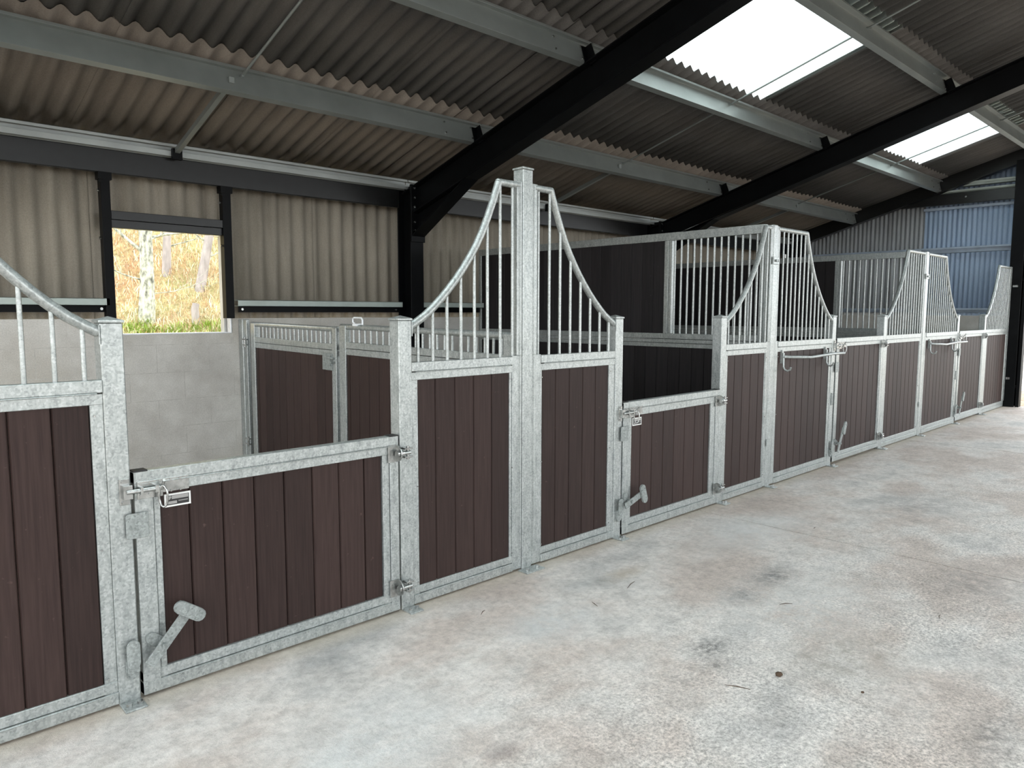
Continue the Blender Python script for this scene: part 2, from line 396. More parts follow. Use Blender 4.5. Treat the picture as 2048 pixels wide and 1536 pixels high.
# window: unglazed opening, thin white reveal
wn = empty('window_1', (2.35, 3.8, 1.307), kind='structure')
f_ = MB(); f_.box(2.80, 2.822, 3.82, 3.90, 1.307, 2.19); f_.build('window_frame', simple('silver_jamb', (.45, .45, .43), .4, .2), wn, .002)
f_ = MB(); f_.box(2.826, 2.838, 3.742, 3.90, 1.307, 1.50); f_.box(1.86, 2.838, 3.744, 3.90, 1.299, 1.310); f_.build('window_sill', WHITE, wn, .002)

# ------------------------------------------------------------------ steel frame of the building
def rot_i(x, pts_top, pts_bot, hw, tf, name, m, parent):
    """sloping I section in the plane x: pts are (y,z) lines for outer faces"""
    mb = MB()
    (y0, zt0), (y1, zt1) = pts_top; (_, zb0), (_, zb1) = pts_bot
    mb.prism([(y0, zt0-tf), (y0, zt0), (y1, zt1), (y1, zt1-tf)], 'x', x-hw, x+hw)
    mb.prism([(pts_bot[0][0], zb0), (pts_bot[0][0], zb0+tf), (pts_bot[1][0], zb1+tf), (pts_bot[1][0], zb1)], 'x', x-hw, x+hw)
    mb.prism([(y0, zb0), (y0, zt0), (y1, zt1), (y1, zb1)], 'x', x-.006, x+.006)
    return mb.build(name, m, parent, .002)
def hexbolt(mb, x, y, z, axis='y', r=.012, h=.014):
    poly = [(r*cos(pi/3*k), r*sin(pi/3*k)) for k in range(6)]
    if axis == 'y': mb.prism([(x+a, z+b) for a, b in poly], 'y', y, y-h)
    elif axis == 'x': mb.prism([(y+a, z+b) for a, b in poly], 'x', x, x-h)
    else: mb.prism([(x+a, y+b) for a, b in poly], 'z', z, z+h)
RT = 3.845; RB = 3.56
def portal(x, label):
    t = empty('portal_frame', (x, 3.62, 0), label, 'steel frame')
    c = MB(); hw = .083
    c.box(x-hw, x+hw, 3.50, 3.512, 0, 2.84); c.box(x-hw, x+hw, 3.728, 3.742, 0, 2.84); c.box(x-.005, x+.005, 3.512, 3.728, 0, 2.84)
    c.build('column', BLACK, t, .002)
    rot_i(x, ((3.66, RT-SL*3.66), (RIDGE, RT-SL*RIDGE)), ((3.49, RB-SL*3.49), (RIDGE, RB-SL*RIDGE)), hw, .013, 'rafter', BLACK, t)
    h = MB(); yb = 2.60; zb = RB-SL*yb
    h.prism([(3.50, 2.285), (3.50, 2.30), (yb, zb+.013), (yb, zb)], 'x', x-hw, x+hw)
    h.prism([(3.50, 2.29), (3.50, RB-SL*3.5), (yb, zb)], 'x', x-.006, x+.006)
    h.box(x-hw-.006, x+hw+.006, 3.475, 3.50, 2.24, 2.84)
    h.build('haunch', BLACK, t, .002)
    b = MB()
    for z in (2.36, 2.445, 2.606, 2.70, 2.80):
        for s in (-1, 1): hexbolt(b, x+s*.052, 3.475, z)
    b.build('end_plate_bolts', ZINC, t)
    f = MB(); rot = rot_i(x, ((RIDGE, RT-SL*RIDGE), (-9., RT-SL*RIDGE-SL*(RIDGE+9.))), ((RIDGE, RB-SL*RIDGE), (-9., RB-SL*RIDGE-SL*(RIDGE+9.))), hw, .013, 'rafter', BLACK, t)
    c = MB(); c.box(x-hw, x+hw, -9., -8.75, 0, RT-SL*RIDGE-SL*(RIDGE+9.)); c.build('column', BLACK, t)
    return t
portal(4.785, 'black portal frame nearest the camera, its rafter rising behind the tallest galvanised post')
portal(9.30, 'second black portal frame, its rafter passing between the two bright roof lights')
portal(.27, 'black portal frame beside the first stall, left of the small window')
# gable frame
t = empty('gable_frame', (13.93, -.05, 0), 'black gable end frame with corner column standing at the end of the stall row', 'steel frame')
rot_i(13.90, ((3.8, 4.10-.30*3.8), (RIDGE, 4.10-.30*RIDGE)), ((3.8, 3.83-.30*3.8), (RIDGE, 3.83-.30*RIDGE)), .07, .012, 'rafter', BLACKG, t)
c = MB(); c.box(13.80, 13.812, -.13, .045, 0, 3.87); c.box(13.988, 14.0, -.13, .045, 0, 3.87); c.box(13.812, 13.988, -.047, -.037, 0, 3.87); c.build('column', BLACK, t, .002)
c = MB(); c.box(13.83, 13.98, -.19, -.145, 0, 3.4); c.box(13.84, 13.97, -.165, -.12, .3, .34); c.box(13.84, 13.97, -.165, -.12, 2.0, 2.04); c.build('door_track_post', BLACK, t, .002)
c = MB(); c.box(13.765, 13.802, -.06, -.01, .44, .475); c.box(13.765, 13.802, -.09, -.02, 1.90, 1.93); c.each('fixing_cleat', ZINC, t)
MB().box(13.80, 14.0, 3.45, 3.74, 0, 2.85).build('column', BLACK, t)
c = MB().box(13.93, 13.99, -.0, 1.75, 3.30, 3.475); o = c.build('header_beam', BLACKG, None, .003, loc=(13.96, .9, 3.3)); tag(o, 'black horizontal header beam above the sky-tinted end wall sheets', 'beam')
b = MB(); hexbolt(b, 13.93, .75, 3.40, 'x', .016); b.build('bolt', ZINC, o)
def zrail_g(z0, z1, ya, yb, label, m, x=13.99):
    mb = MB(); mb.box(x+.02, x+.026, ya, yb, z0, z1); mb.box(x-.035, x+.026, ya, yb, z1-.004, z1+.002); mb.box(x-.038, x-.033, ya, yb, z1-.028, z1+.002); mb.box(x+.02, x+.10, ya, yb, z0, z0+.005)
    return tag(mb.build('sheeting_rail', m, None, .001, loc=(x, (ya+yb)/2, z0)), label, 'rail')
zrail_g(2.50, 2.59, .05, 3.45, 'horizontal steel rail halfway up the end wall cladding', BLUR)
zrail_g(1.50, 1.57, .05, 3.45, 'lowest horizontal steel rail on the end wall, just above the blockwork', BLUR)
MB_ = MB().box(14.06, 14.13, .05, 1.42, 3.235, 3.275); tag(MB_.build('sheet_flashing', BLUR, None, .002, loc=(14.1, .7, 3.25)), 'sky-tinted flashing capping the end wall sheets below the header beam', 'flashing')
zrail_g(3.49, 3.53, .05, 1.42, 'lower of the two pale rails above the black header beam on the end wall', RAILP, 14.0)
zrail_g(3.58, 3.64, .05, .82, 'upper, shorter pale rail above the black header beam on the end wall', RAILP, 13.95)

# purlins: Z sections square to the roof slope
def zpurlin(y, xa, xb, name, label, m=PURL, h=.175, fl_=.055):
    mb = MB(); zb = zt(y)-h; t_ = .004
    n = Vector((0, SA, CA)); d = Vector((0, -CA, SA))     # normal of roof, direction up slope
    o = Vector((0, y, zt(y))) - n*h*CA*0
    def P(a, b): q = Vector((0, y, zt(y))) + d*a - n*b; return (q.y, q.z)
    H = h
    poly = [P(fl_, .022), P(fl_, 0), P(-t_, 0), P(-t_, H-t_), P(-fl_, H-t_), P(-fl_, H-.02), P(-fl_-t_, H-.02), P(-fl_-t_, H), P(0, H), P(0, t_), P(fl_-t_, t_), P(fl_-t_, .022)]
    mb.prism(poly, 'x', xa, xb)
    return tag(mb.build(name, m, None, .001, loc=((xa+xb)/2, y, zb)), label, 'purlin')
BAYS = [(-3.9, 4.79, 'left of the nearest black frame'), (4.80, 9.30, 'between the two black rafters'), (9.31, 13.89, 'beyond the second black rafter')]
NMS = ['lowest roof purlin at the eaves, {}', 'galvanised roof purlin one up from the eaves, {}', 'galvanised roof purlin two up from the eaves, {}', 'galvanised roof purlin three up from the eaves, {}', 'highest roof purlin in view, {}', 'roof purlin beside the ridge, {}']
for k, y in enumerate(PX):
    for (xa, xb, wh) in BAYS:
        if k == 0:
            q = MB(); q.box(xa, xb, 3.712, 3.717, 2.806, 2.925); q.box(xa, xb, 3.645, 3.717, 2.848, 2.853); q.box(xa, xb, 3.640, 3.645, 2.808, 2.853); q.box(xa, xb, 3.665, 3.717, 2.915, 2.920); q.box(xa, xb, 3.665, 3.669, 2.893, 2.920)
            tag(q.build('eaves_purlin', PURLP, None, .001, loc=((xa+xb)/2, 3.68, 2.806)), NMS[0].format(wh), 'purlin'); continue
        p_ = zpurlin(y, xa, xb, 'roof_purlin', NMS[k].format(wh), RAILP if k == 0 and False else PURL, .175 if k else .12)
        if 0 < k < 5:      # cleat and bolts on the rafter
            if xb < 13:
                q = MB(); xc = xb - .06 + .02; n = Vector((0, SA, CA)); d = Vector((0, -CA, SA)); A = Vector((0, y, zt(y)))
                def P2(a, b): v = A + d*a - n*b; return (v.y, v.z)
                q.prism([P2(.008, .03), P2(.075, .03), P2(.09, .19), P2(.008, .19)], 'x', xc-.004, xc+.004)
                q.prism([P2(.008, .03), P2(.013, .03), P2(.013, .19), P2(.008, .19)], 'x', xc-.05, xc+.05)
                q.build('purlin_cleat', BLACK, p_)
            if k in (1, 2, 3):
                q = MB()
                for xx in (xb-.42, xb-.10):
                    for hh in (.035, .14):
                        A = Vector((xx, y, zt(y))) - Vector((0, SA, CA))*hh + Vector((0, -CA, SA))*.001
                        q.tube([A, A+Vector((0, -CA, SA))*.008], .009, 6)
                q.build('purlin_bolts', ZINC, p_)
# sag rods and the flat eaves strut
def yz(y, dn): return Vector((0, y, zt(y))) - Vector((0, SA, CA))*dn
for x, wh in ((2.45, 'nearest bay, left of the first black rafter'), (7.04, 'middle bay under the large roof light'), (11.6, 'far bay under the small roof light')):
    mb = MB()
    for a, b in ((2.52, 1.15), (1.15, -.20), (-.20, -1.55), (-1.55, -2.9)):
        A = yz(a-.02, .05); B = yz(b+.02, .05); A.x = B.x = x; mb.tube([A, B], .010, 8)
        mb.tube([A-Vector((0, .02, 0)), A+Vector((0, .03, 0))], .011, 6)
    tag(mb.build('sag_rod', PURL, None, loc=(x, 0, zt(0)-.05)), 'thin steel rod in the ' + wh, 'rod')
    A = yz(2.50, .10); B = yz(3.70, .10)
    mb = MB(); n = Vector((0, SA, CA))*.022
    mb.prism([(A.y, (A-n).z), (A.y, (A+n).z), (B.y, (B+n).z), (B.y, (B-n).z)], 'x', x-.105, x-.065)
    st = mb.build('eaves_strut', PURL, None, .001, loc=(x, 3.1, zt(3.1)-.1)); tag(st, 'flat grey eaves strut in the ' + wh, 'strut')
    mb = MB().box(x-.125, x-.045, 3.60, 3.638, 2.78, 2.87); mb.build('strut_bracket', BLACK, st)
# eaves beams
for xa, xb, wh in ((.35, 4.70, 'above the small window'), (4.87, 9.21, 'behind the full height partition'), (9.39, 13.80, 'at the far end of the back wall')):
    mb = MB(); mb.box(xa, xb, 3.705, 3.712, 2.615, 2.80); mb.box(xa, xb, 3.645, 3.712, 2.615, 2.624) ; mb.box(xa, xb, 3.705, 3.742, 2.79, 2.80)
    mb = MB(); mb.box(xa, xb, 3.70, 3.742, 2.615, 2.805)
    tag(mb.build('eaves_beam', BLACKG, None, .006, loc=((xa+xb)/2, 3.72, 2.615)), 'glossy black eaves beam ' + wh, 'beam')
# sheeting rails on the back wall
for xa, xb, wh in ((.36, 1.80, 'left of the window'), (2.87, 4.70, 'between the window and the black column'), (4.88, 9.2, 'right of the black column'), (9.4, 13.8, 'far off')):
    mb = MB(); mb.box(xa, xb, 3.66, 3.665, 1.548, 1.605); mb.box(xa, xb, 3.66, 3.742, 1.600, 1.605); mb.box(xa, xb, 3.66, 3.742, 1.548, 1.552)
    r_ = tag(mb.build('sheeting_rail', RAILP, None, .001, loc=((xa+xb)/2, 3.7, 1.5)), 'pale galvanised rail low on the back wall ' + wh, 'rail')
    mb = MB(); mb.box(xa+.03, xb, 3.722, 3.742, 1.492, 1.548); mb.build('rail_recess_strip', BLACK, r_)  # solid black strip stands in for the dark recess under the rail
    mb = MB(); hexbolt(mb, xa+.06, 3.722, 1.52); hexbolt(mb, xb-.05, 3.722, 1.52); mb.build('bolt', ZINC, r_)
# window trimmers
for xa, xb, wh in ((1.775, 1.845, 'left'), (2.76, 2.835, 'right')):
    mb = MB(); mb.box(xa, xa+.028, 3.60, 3.742, 1.437, 2.615); mb.box(xa+.028, xb, 3.635, 3.742, 1.437, 2.615)
    mb = MB(); mb.box(xa, xb, 3.66, 3.742, 1.437, 2.615)
    t = tag(mb.build('window_post', BLACK, None, .003, loc=((xa+xb)/2, 3.69, 1.437)), 'black steel post on the %s side of the small window' % wh, 'post')
    mb = MB(); mb.box(xa-.015, xb+.015, 3.655, 3.742, 2.555, 2.615); hexbolt(mb, xa-.008, 3.655, 2.54); mb.build('post_cleat', BLACK, t)
    mb = MB(); hexbolt(mb, xa-.004, 3.70, 2.09, 'x'); hexbolt(mb, xa-.004, 3.70, 2.47, 'x'); mb.build('bolt', ZINC, t)
mb = MB(); mb.box(1.845, 2.76, 3.67, 3.74, 2.245, 2.315); mb.box(1.845, 2.76, 3.69, 3.74, 2.18, 2.245)
tag(mb.build('window_header', BLACKG, None, .003, loc=(2.3, 3.7, 2.18)), 'black steel header across the top of the small window', 'beam')

# ------------------------------------------------------------------ stall fronts
def foot(t, xa, xb, wide=0):
    mb = MB(); mb.box(xa-wide, xb+wide, -.078, .0, 0, .008); mb.build('foot_plate', GALV, t, .002)
    mb = MB(); hexbolt(mb, xa+.022-wide*.6, -.045, .008, 'z', .011, .012); hexbolt(mb, xb-.018+wide*.6, -.045, .008, 'z', .011, .012)
    mb.build('foot_bolts', ZINC, t)
def post(xa, xb, h, label, cap=True, wide=0):
    t = empty('stall_post', ((xa+xb)/2, .04, 0), label, 'post')
    MB().box(xa, xb, 0, .08, 0, h).build('post_tube', GALV, t, .004)
    if cap:
        mb = MB(); mb.box(xa-.004, xb+.004, -.004, .084, h, h+.010); xm = (xa+xb)/2
        mb.add([(xa-.002, -.002, h+.010), (xb+.002, -.002, h+.010), (xb+.002, .082, h+.010), (xa-.002, .082, h+.010), (xm, .04, h+.024)], [(0, 1, 4), (1, 2, 4), (2, 3, 4), (3, 0, 4)])
        mb.build('post_cap', GALV, t, .0015)
    foot(t, xa, xb, wide); return t
PA = post(.765, .843, 1.458, 'square galvanised post nearest the camera, left of the lowest stable door')
PB = post(2.072, 2.150, 1.458, 'square galvanised post carrying the hinges of the nearest stable door')
PC = post(2.921, 2.999, 2.290, 'tallest galvanised post with a square cap, between the two nearest swept grilles', True, .035)
PD = post(3.768, 3.846, 1.458, 'square galvanised post on the bolt side of the second stable door')
PE = post(5.070, 5.150, 1.458, 'square galvanised post carrying the hinges of the second stable door')
PF = post(5.862, 5.930, 2.225, 'tall uncapped galvanised post where the full height partition meets the front', False)
PG = post(7.112, 7.190, 1.458, 'square galvanised post on the bolt side of the third stable door')
PH = post(8.440, 8.520, 1.458, 'square galvanised post carrying the hinges of the third stable door')
PI_ = post(9.702, 9.770, 2.225, 'tall uncapped galvanised post between the two farthest wide swept grilles', False)
PJ = post(11.092, 11.170, 1.458, 'square galvanised post on the bolt side of the farthest stable door')
PK = post(12.400, 12.480, 1.458, 'square galvanised post carrying the hinges of the farthest stable door')
for P_, x in ((PF, 5.862), (PI_, 9.702)):
    mb = MB(); mb.box(x-.015, x+.083, -.012, 0, 1.90, 1.96); hexbolt(mb, x+.02, -.012, 1.93); hexbolt(mb, x+.05, -.012, 1.93); mb.box(x-.012, x+.03, -.01, 0, .36, .42); mb.build('clamp_plate', GALV, P_, .002)

SWEEP = [(0, 1.425), (.05, 1.452), (.10, 1.483), (.15, 1.522), (.20, 1.566), (.25, 1.615), (.30, 1.668), (.35, 1.727), (.40, 1.793), (.44, 1.852), (.48, 1.920), (.52, 2.000), (.56, 2.092), (.602, 2.197)]
def sweep_z(d):
    if d >= .602: return 2.197
    for (a, za), (b, zb) in zip(SWEEP, SWEEP[1:]):
        if a <= d <= b: return za + (zb-za)*(d-a)/(b-a)
    return 1.425
def rails(t, xa, xb, ztop, zinf_t, zinf_b, z0, m=GALV, y=0.0):
    mb = MB(); zm = ztop-.046
    mb.box(xa, xb, y, y+.045, zm, ztop); mb.box(xa, xb, y+.004, y+.040, zinf_t, zm-.004); mb.box(xa+.02, xb-.02, y-.007, y+.004, zm-.005, zm)
    mb.build('top_rail', m, t, .002)
    mb = MB(); zc = z0 + (zinf_b-z0)*.52
    mb.box(xa, xb, y, y+.045, z0, zc); mb.box(xa, xb, y+.004, y+.040, zc+.003, zinf_b); mb.box(xa+.08, xb-.08, y-.008, y+.004, zc-.002, zc+.003)
    mb.build('bottom_rail', m, t, .002)
def sweep_panel(xlow, xhigh, label, planks0, planks1, bars=None, lowside=1, w_up=.07, first=.115, pitch=.13):
    """panel between a low post at xlow and a tall upright at xhigh"""
    s = 1 if xhigh > xlow else -1
    t = empty('grille_panel', ((xlow+xhigh)/2, .02, 0), label, 'stall panel')
    a, b = min(xlow, xhigh), max(xlow, xhigh)
    mb = MB()      # stiles
    il, ih = (planks0, planks1)
    mb.box(*sorted((xlow, il if s > 0 else ih)), .007, .042, .05, 1.20)
    e = ih if s > 0 else il
    mb.box(*sorted((xhigh - s*w_up, e)), .010, .040, .05, 1.20)
    mb.each('stile', GALV, t, .002)
    mb = MB()      # tall upright
    mb.box(*sorted((xhigh, xhigh - s*w_up)), .005, .045, .012, 1.255)
    mb.box(*sorted((xhigh, xhigh - s*.040)), .005, .040, 1.255, 2.218)
    mb.box(*sorted((xhigh - s*.012, xhigh-s*.016)), -.004, .0, .10, 2.215)
    mb.build('upright', GALV, t, .003)
    rails(t, min(xlow, xhigh-s*w_up), max(xlow, xhigh-s*w_up), 1.250, 1.160, .100, .010)
    pts = [(xlow + s*d, .02, z) for d, z in SWEEP]
    mb = MB(); mb.tube(pts, .0205, 12); mb.tube([(xlow+s*.598, .02, 2.199), (xhigh-s*.02, .02, 2.199)], .0195, 12)
    mb.tube([pts[-1], (pts[-1][0]+s*.004, .02, 2.203)], .0205, 12); mb.box(*sorted((xlow-.0, xlow+s*.004)), -.002, .042, 1.38, 1.45)
    mb.build('swept_top_tube', GALV, t)
    width = abs(xhigh-xlow); n = bars or int(width/.082)
    for k in range(n):
        d = .052 + k*(width - .052 - .062)/max(1, n-1)
        bar(t, xlow+s*d, .02, 1.248, sweep_z(d)-.004, .0085)
    xs_ = splits(planks0, planks1, pitch, first)
    for p0, p1 in zip(xs_, xs_[1:]): plank(t, p0+.001, .012, .095, p1-p0-.002, .026, 1.07, PLANK)
    mb = MB()
    for z in (.12, .62, 1.12):
        mb.tube([(il-.012, .002, z), (il-.012, -.002, z)], .004, 6); mb.tube([(ih+.012, .002, z), (ih+.012, -.002, z)], .004, 6)
    mb.build('rivets', ZINC, t)
    return t
sweep_panel(.765, .0, 'swept grille panel at the left edge, nearest the camera', .080, .721, 8, first=.13)
sweep_panel(2.150, 2.919, 'swept grille panel left of the tallest capped post', 2.188, 2.826, 8, w_up=.075)
sweep_panel(3.768, 3.001, 'swept grille panel right of the tallest capped post', 3.090, 3.708, 8, w_up=.075, first=.12, pitch=.124)
sweep_panel(5.150, 5.860, 'narrow swept grille panel right of the second stable door', 5.185, 5.790, 8, w_up=.06)
g3 = sweep_panel(7.112, 5.932, 'wide swept grille panel carrying the nearer rug rail', 6.020, 7.068, 14, w_up=.075)
sweep_panel(8.520, 9.700, 'wide swept grille panel right of the third stable door', 8.575, 9.620, 14, w_up=.07)
g5 = sweep_panel(11.092, 9.772, 'wide swept grille panel carrying the farther rug rail', 9.860, 11.045, 16, w_up=.075)
sweep_panel(12.480, 13.76, 'farthest swept grille panel, beside the black corner column', 12.60, 13.67, 15, w_up=.06)

# rug rails
for x1, x2, xe, wh in ((6.08, 6.96, 7.24, 'nearer'), (9.965, 10.84, 11.30, 'farther')):
    t = empty('rug_rail', ((x1+x2)/2, 0, 1.1), 'galvanised rug rail on hooks, the %s of the two' % wh, 'rug rail')
    mb = MB()
    mb.tube([(x1, -.02, 1.118), (x1+.03, -.05, 1.115), ((x1+x2)/2-.05, -.085, 1.100), (x2, -.075, 1.112), (xe, -.065, 1.108)], .0125, 10)
    mb.build('hanging_bar', GALV, t)
    for x in (x1, x2):
        mb = MB(); mb.box(x-.012, x+.012, -.008, .012, 1.06, 1.175); mb.tube([(x, -.014, 1.15), (x, -.016, 1.03), (x, -.03, 1.005), (x, -.055, .995), (x, -.078, 1.008), (x, -.085, 1.03)], .009, 8)
        mb.tube([(x, -.005, 1.115), (x, -.07 if x == x2 else -.03, 1.113)], .009, 8); mb.build('hook_bracket', GALV, t)

# doors
def circ(cx, cz, r, a0, a1, n): return [(cx+r*cos(a0+(a1-a0)*k/n), cz+r*sin(a0+(a1-a0)*k/n)) for k in range(n+1)]
def rounded(cx, cz, L_, W_, ang, n=6):
    """stadium outline of length L_, width W_, turned by ang"""
    r = W_/2; h = L_/2-r
    p = [(h+r*cos(a), r*sin(a)) for a in [(-pi/2+pi*k/n) for k in range(n+1)]] + [(-h+r*cos(a), r*sin(a)) for a in [(pi/2+pi*k/n) for k in range(n+1)]]
    return [(cx+x*cos(ang)-z*sin(ang), cz+x*sin(ang)+z*cos(ang)) for x, z in p]
def door(xa, xb, z0, ztop, il, ir, itop, ibot, label, lever, sign=False, detail=True, first=.113):
    t = empty('stable_door', ((xa+xb)/2, .02, z0), label, 'door')
    mb = MB(); y = -.004
    mb.box(xa, xa+.066, y, y+.045, z0, ztop-.003); mb.box(xa+.068, il, y+.005, y+.042, z0, ztop-.003); mb.box(xb-.05, xb, y, y+.045, z0, ztop-.003); mb.box(ir, xb-.052, y+.005, y+.042, z0, ztop-.003)
    mb.each('stile', GALV, t, .002)
    rails(t, xa, xb, ztop, itop, ibot, z0, GALV, y-.001)
    if ztop < 1:
        mb = MB(); mb.box(xa-.001, xa+.05, y-.002, y+.047, ztop-.002, ztop+.004); mb.box(xb-.05, xb+.001, y-.002, y+.047, ztop-.002, ztop+.004); mb.each('rubber_corner_cap', RUBBER, t, .001)
    xs_ = splits(il, ir, .1355, first)
    for p0, p1 in zip(xs_, xs_[1:]): plank(t, p0+.001, .012, ibot-.004, p1-p0-.002, .026, itop-ibot+.008, PLANK)
    # top bolt
    zb = ztop-.068; xk = xa-.04
    mb = MB(); mb.box(xa+.008, xa+.10, y-.007, y, zb-.038, zb+.030); mb.box(xa+.10, xa+.20, y-.006, y, zb-.025, zb+.030)
    for dx in (.02, .05, .085, .13, .165):
        for dz in (-.022, .022): mb.tube([(xa+dx, y-.006, zb+dz), (xa+dx, y-.011, zb+dz)], .004, 6)
    mb.build('bolt_backplate', ZINC, t, .001)
    mb = MB(); mb.tube([(xa-.035, y-.026, zb), (xa+.10, y-.026, zb)], .009, 10); mb.box(xa+.012, xa+.022, y-.036, y-.006, zb-.013, zb+.013); mb.box(xa+.065, xa+.078, y-.036, y-.006, zb-.013, zb+.013)
    ring = [(xa+.090+.006*sin(a), y-.034-.014*sin(a)*0-.012, zb-.03+.036*cos(a)) for a in [2*pi*k/14 for k in range(15)]]
    ring = [(xa+.090+.012*sin(a), y-.040-.012*sin(a), zb-.032+.042*cos(a)) for a in [2*pi*k/14 for k in range(15)]]
    mb.tube(ring, .0045, 6); mb.tube([(xa+.09, y-.026, zb), (xa+.092, y-.05, zb+.032)], .006, 6)
    mb.build('sliding_bolt', ZINC, t)
    # strike plate over the gap
    mb = MB(); zc = z0 + (ztop-z0)*.77
    mb.prism(rounded(xa+.003, ztop-.203, .098, .086, pi/2, 2) if False else [(xa-.038, zc-.042), (xa-.032, zc-.050), (xa+.035, zc-.050), (xa+.043, zc-.042), (xa+.043, zc+.048), (xa-.030, zc+.048), (xa-.038, zc+.040)], 'y', y-.012, y-.007)
    mb.box(xa+.01, xa+.035, y-.007, y, zc-.04, zc+.04); mb.build('stop_plate', GALVD, t, .0015)
    # kick latch
    (ax, az), (bx, bz), pang = lever
    ax += xa; bx += xa; az += z0; bz += z0
    mb = MB(); ang = atan2(bz-az, bx-ax); Ln = sqrt((bx-ax)**2+(bz-az)**2)
    nx, nz = -sin(ang)*.021, cos(ang)*.021
    mb.prism([(ax+nx, az+nz), (ax-nx, az-nz), (bx-nx, bz-nz), (bx+nx, bz+nz)], 'y', y-.046, y-.038)
    px, pz = ax+(bx-ax)*.36, az+(bz-az)*.36
    mb.tube([(px, y, pz), (px, y-.056, pz)], .011, 8); mb.tube([(px-.03, y-.004, pz+.02), (px-.03, y-.012, pz+.02)], .018, 10)
    mb.prism(rounded(px-.012, pz+.008, .10, .045, ang+pi/2), 'y', y-.010, y)
    mb.build('kick_latch_lever', GALVD, t, .001)
    mb = MB(); mb.prism(rounded(bx, bz, .135, .052, pang), 'y', y-.062, y-.046)
    q = (cos(pang)*.035, sin(pang)*.035)
    for s in (-1, 1): mb.tube([(bx+q[0]-s*sin(pang)*.015, y-.062, bz+q[1]+s*cos(pang)*.015), (bx+q[0]-s*sin(pang)*.015, y-.067, bz+q[1]+s*cos(pang)*.015)], .005, 6)
    mb.build('kick_pad', GALVD, t, .0015)
    # hinges
    for zh in (ztop-.085, z0+.12):
        mb = MB(); xh = xb-.012
        disc = [(y-.002+.05*-sin(a)*1.0, zh+.043*cos(a)) for a in [pi*k/10 for k in range(11)]]
        mb.prism(disc, 'x', xh-.004, xh+.002); mb.box(xh-.05, xh, y-.006, y, zh-.043, zh+.043)
        mb.tube([(xh-.012, y-.030, zh), (xh+.062, y-.030, zh)], .010, 8); mb.tube([(xh-.018, y-.030, zh), (xh-.006, y-.030, zh)], .017, 6); mb.tube([(xh+.008, y-.030, zh), (xh+.02, y-.030, zh)], .017, 6)
        mb.box(xh+.03, xh+.075, y-.034, y+.004, zh+.016, zh+.024); mb.box(xh+.03, xh+.075, y-.034, y+.004, zh-.026, zh-.018); mb.tube([(xh+.052, y-.024, zh-.034), (xh+.052, y-.024, zh+.032)], .008, 8)
        mb.build('hinge', ZINC, t, .001)
    if sign:
        mb = MB().box(il+.018, il+.118, .007, .012, itop-.070, itop-.018); sg = mb.build('name_plate', SIGNW, t)
        x0, z1 = il+.018, itop-.018
        MB().box(x0+.007, x0+.093, .006, .0075, z1-.045, z1-.007).build('plate_ground', SIGNB, sg)
        mb = MB(); mb.box(x0+.027, x0+.090, .005, .0065, z1-.022, z1-.008); mb.box(x0+.012, x0+.046, .005, .0065, z1-.041, z1-.030); mb.box(x0+.052, x0+.088, .005, .0065, z1-.033, z1-.030)
        mb.prism([(x0+.008, z1-.022), (x0+.014, z1-.012), (x0+.022, z1-.008), (x0+.026, z1-.014), (x0+.018, z1-.024)], 'y', .005, .0065); mb.build('plate_print', SIGNG, sg)
    return t
def keepers(P_, xr, zb, zk):
    mb = MB(); mb.box(xr-.034, xr-.002, -.030, 0, zb-.028, zb+.025); mb.box(xr-.042, xr-.006, -.006, 0, zb-.052, zb+.048)
    for dz in (-.042, .038): mb.tube([(xr-.03, -.006, zb+dz), (xr-.03, -.012, zb+dz)], .006, 6)
    mb.build('bolt_keeper', ZINC, P_, .001)
    mb = MB(); mb.prism(rounded(xr-.026, zk+.03, .115, .048, pi/2), 'y', -.026, -.018); mb.box(xr-.048, xr-.004, -.018, 0, zk-.045, zk-.0); mb.prism(rounded(xr-.028, zk-.03, .08, .046, pi/2), 'y', -.012, 0)
    mb.build('kick_latch_keeper', GALVD, P_, .001)
door(.853, 2.058, .012, .895, .945, 1.968, .806, .104, 'lowest stable door nearest the camera, brown planks with a kick latch and plate', ((.012, .135), (.165, .310), -.62), True)
keepers(PA, .843, .827, .165)
door(3.856, 5.060, .012, .905, 3.952, 4.945, .806, .112, 'second low stable door, left of the full height partition', ((-.02, .205), (.165, .262), 1.9), True)
keepers(PD, 3.846, .837, .18)
door(7.212, 8.425, .030, 1.250, 7.290, 8.350, 1.165, .115, 'third stable door, full height brown planks between the rug rail and the next grille', ((.03, .10), (.14, .33), 1.25))
keepers(PG, 7.190, 1.182, .16)
door(11.192, 12.385, .030, 1.250, 11.27, 12.30, 1.165, .115, 'farthest stable door, next to the last grille', ((.03, .10), (.13, .33), 1.25))
keepers(PJ, 11.170, 1.182, .16)
# drop bolt slots on the far posts
for P_, x in ((PG, 7.15), (PJ, 11.13)):
    mb = MB(); mb.box(x-.02, x+.02, -.008, 0, .60, .72); mb.build('stay_plate', GALVD, P_, .002)

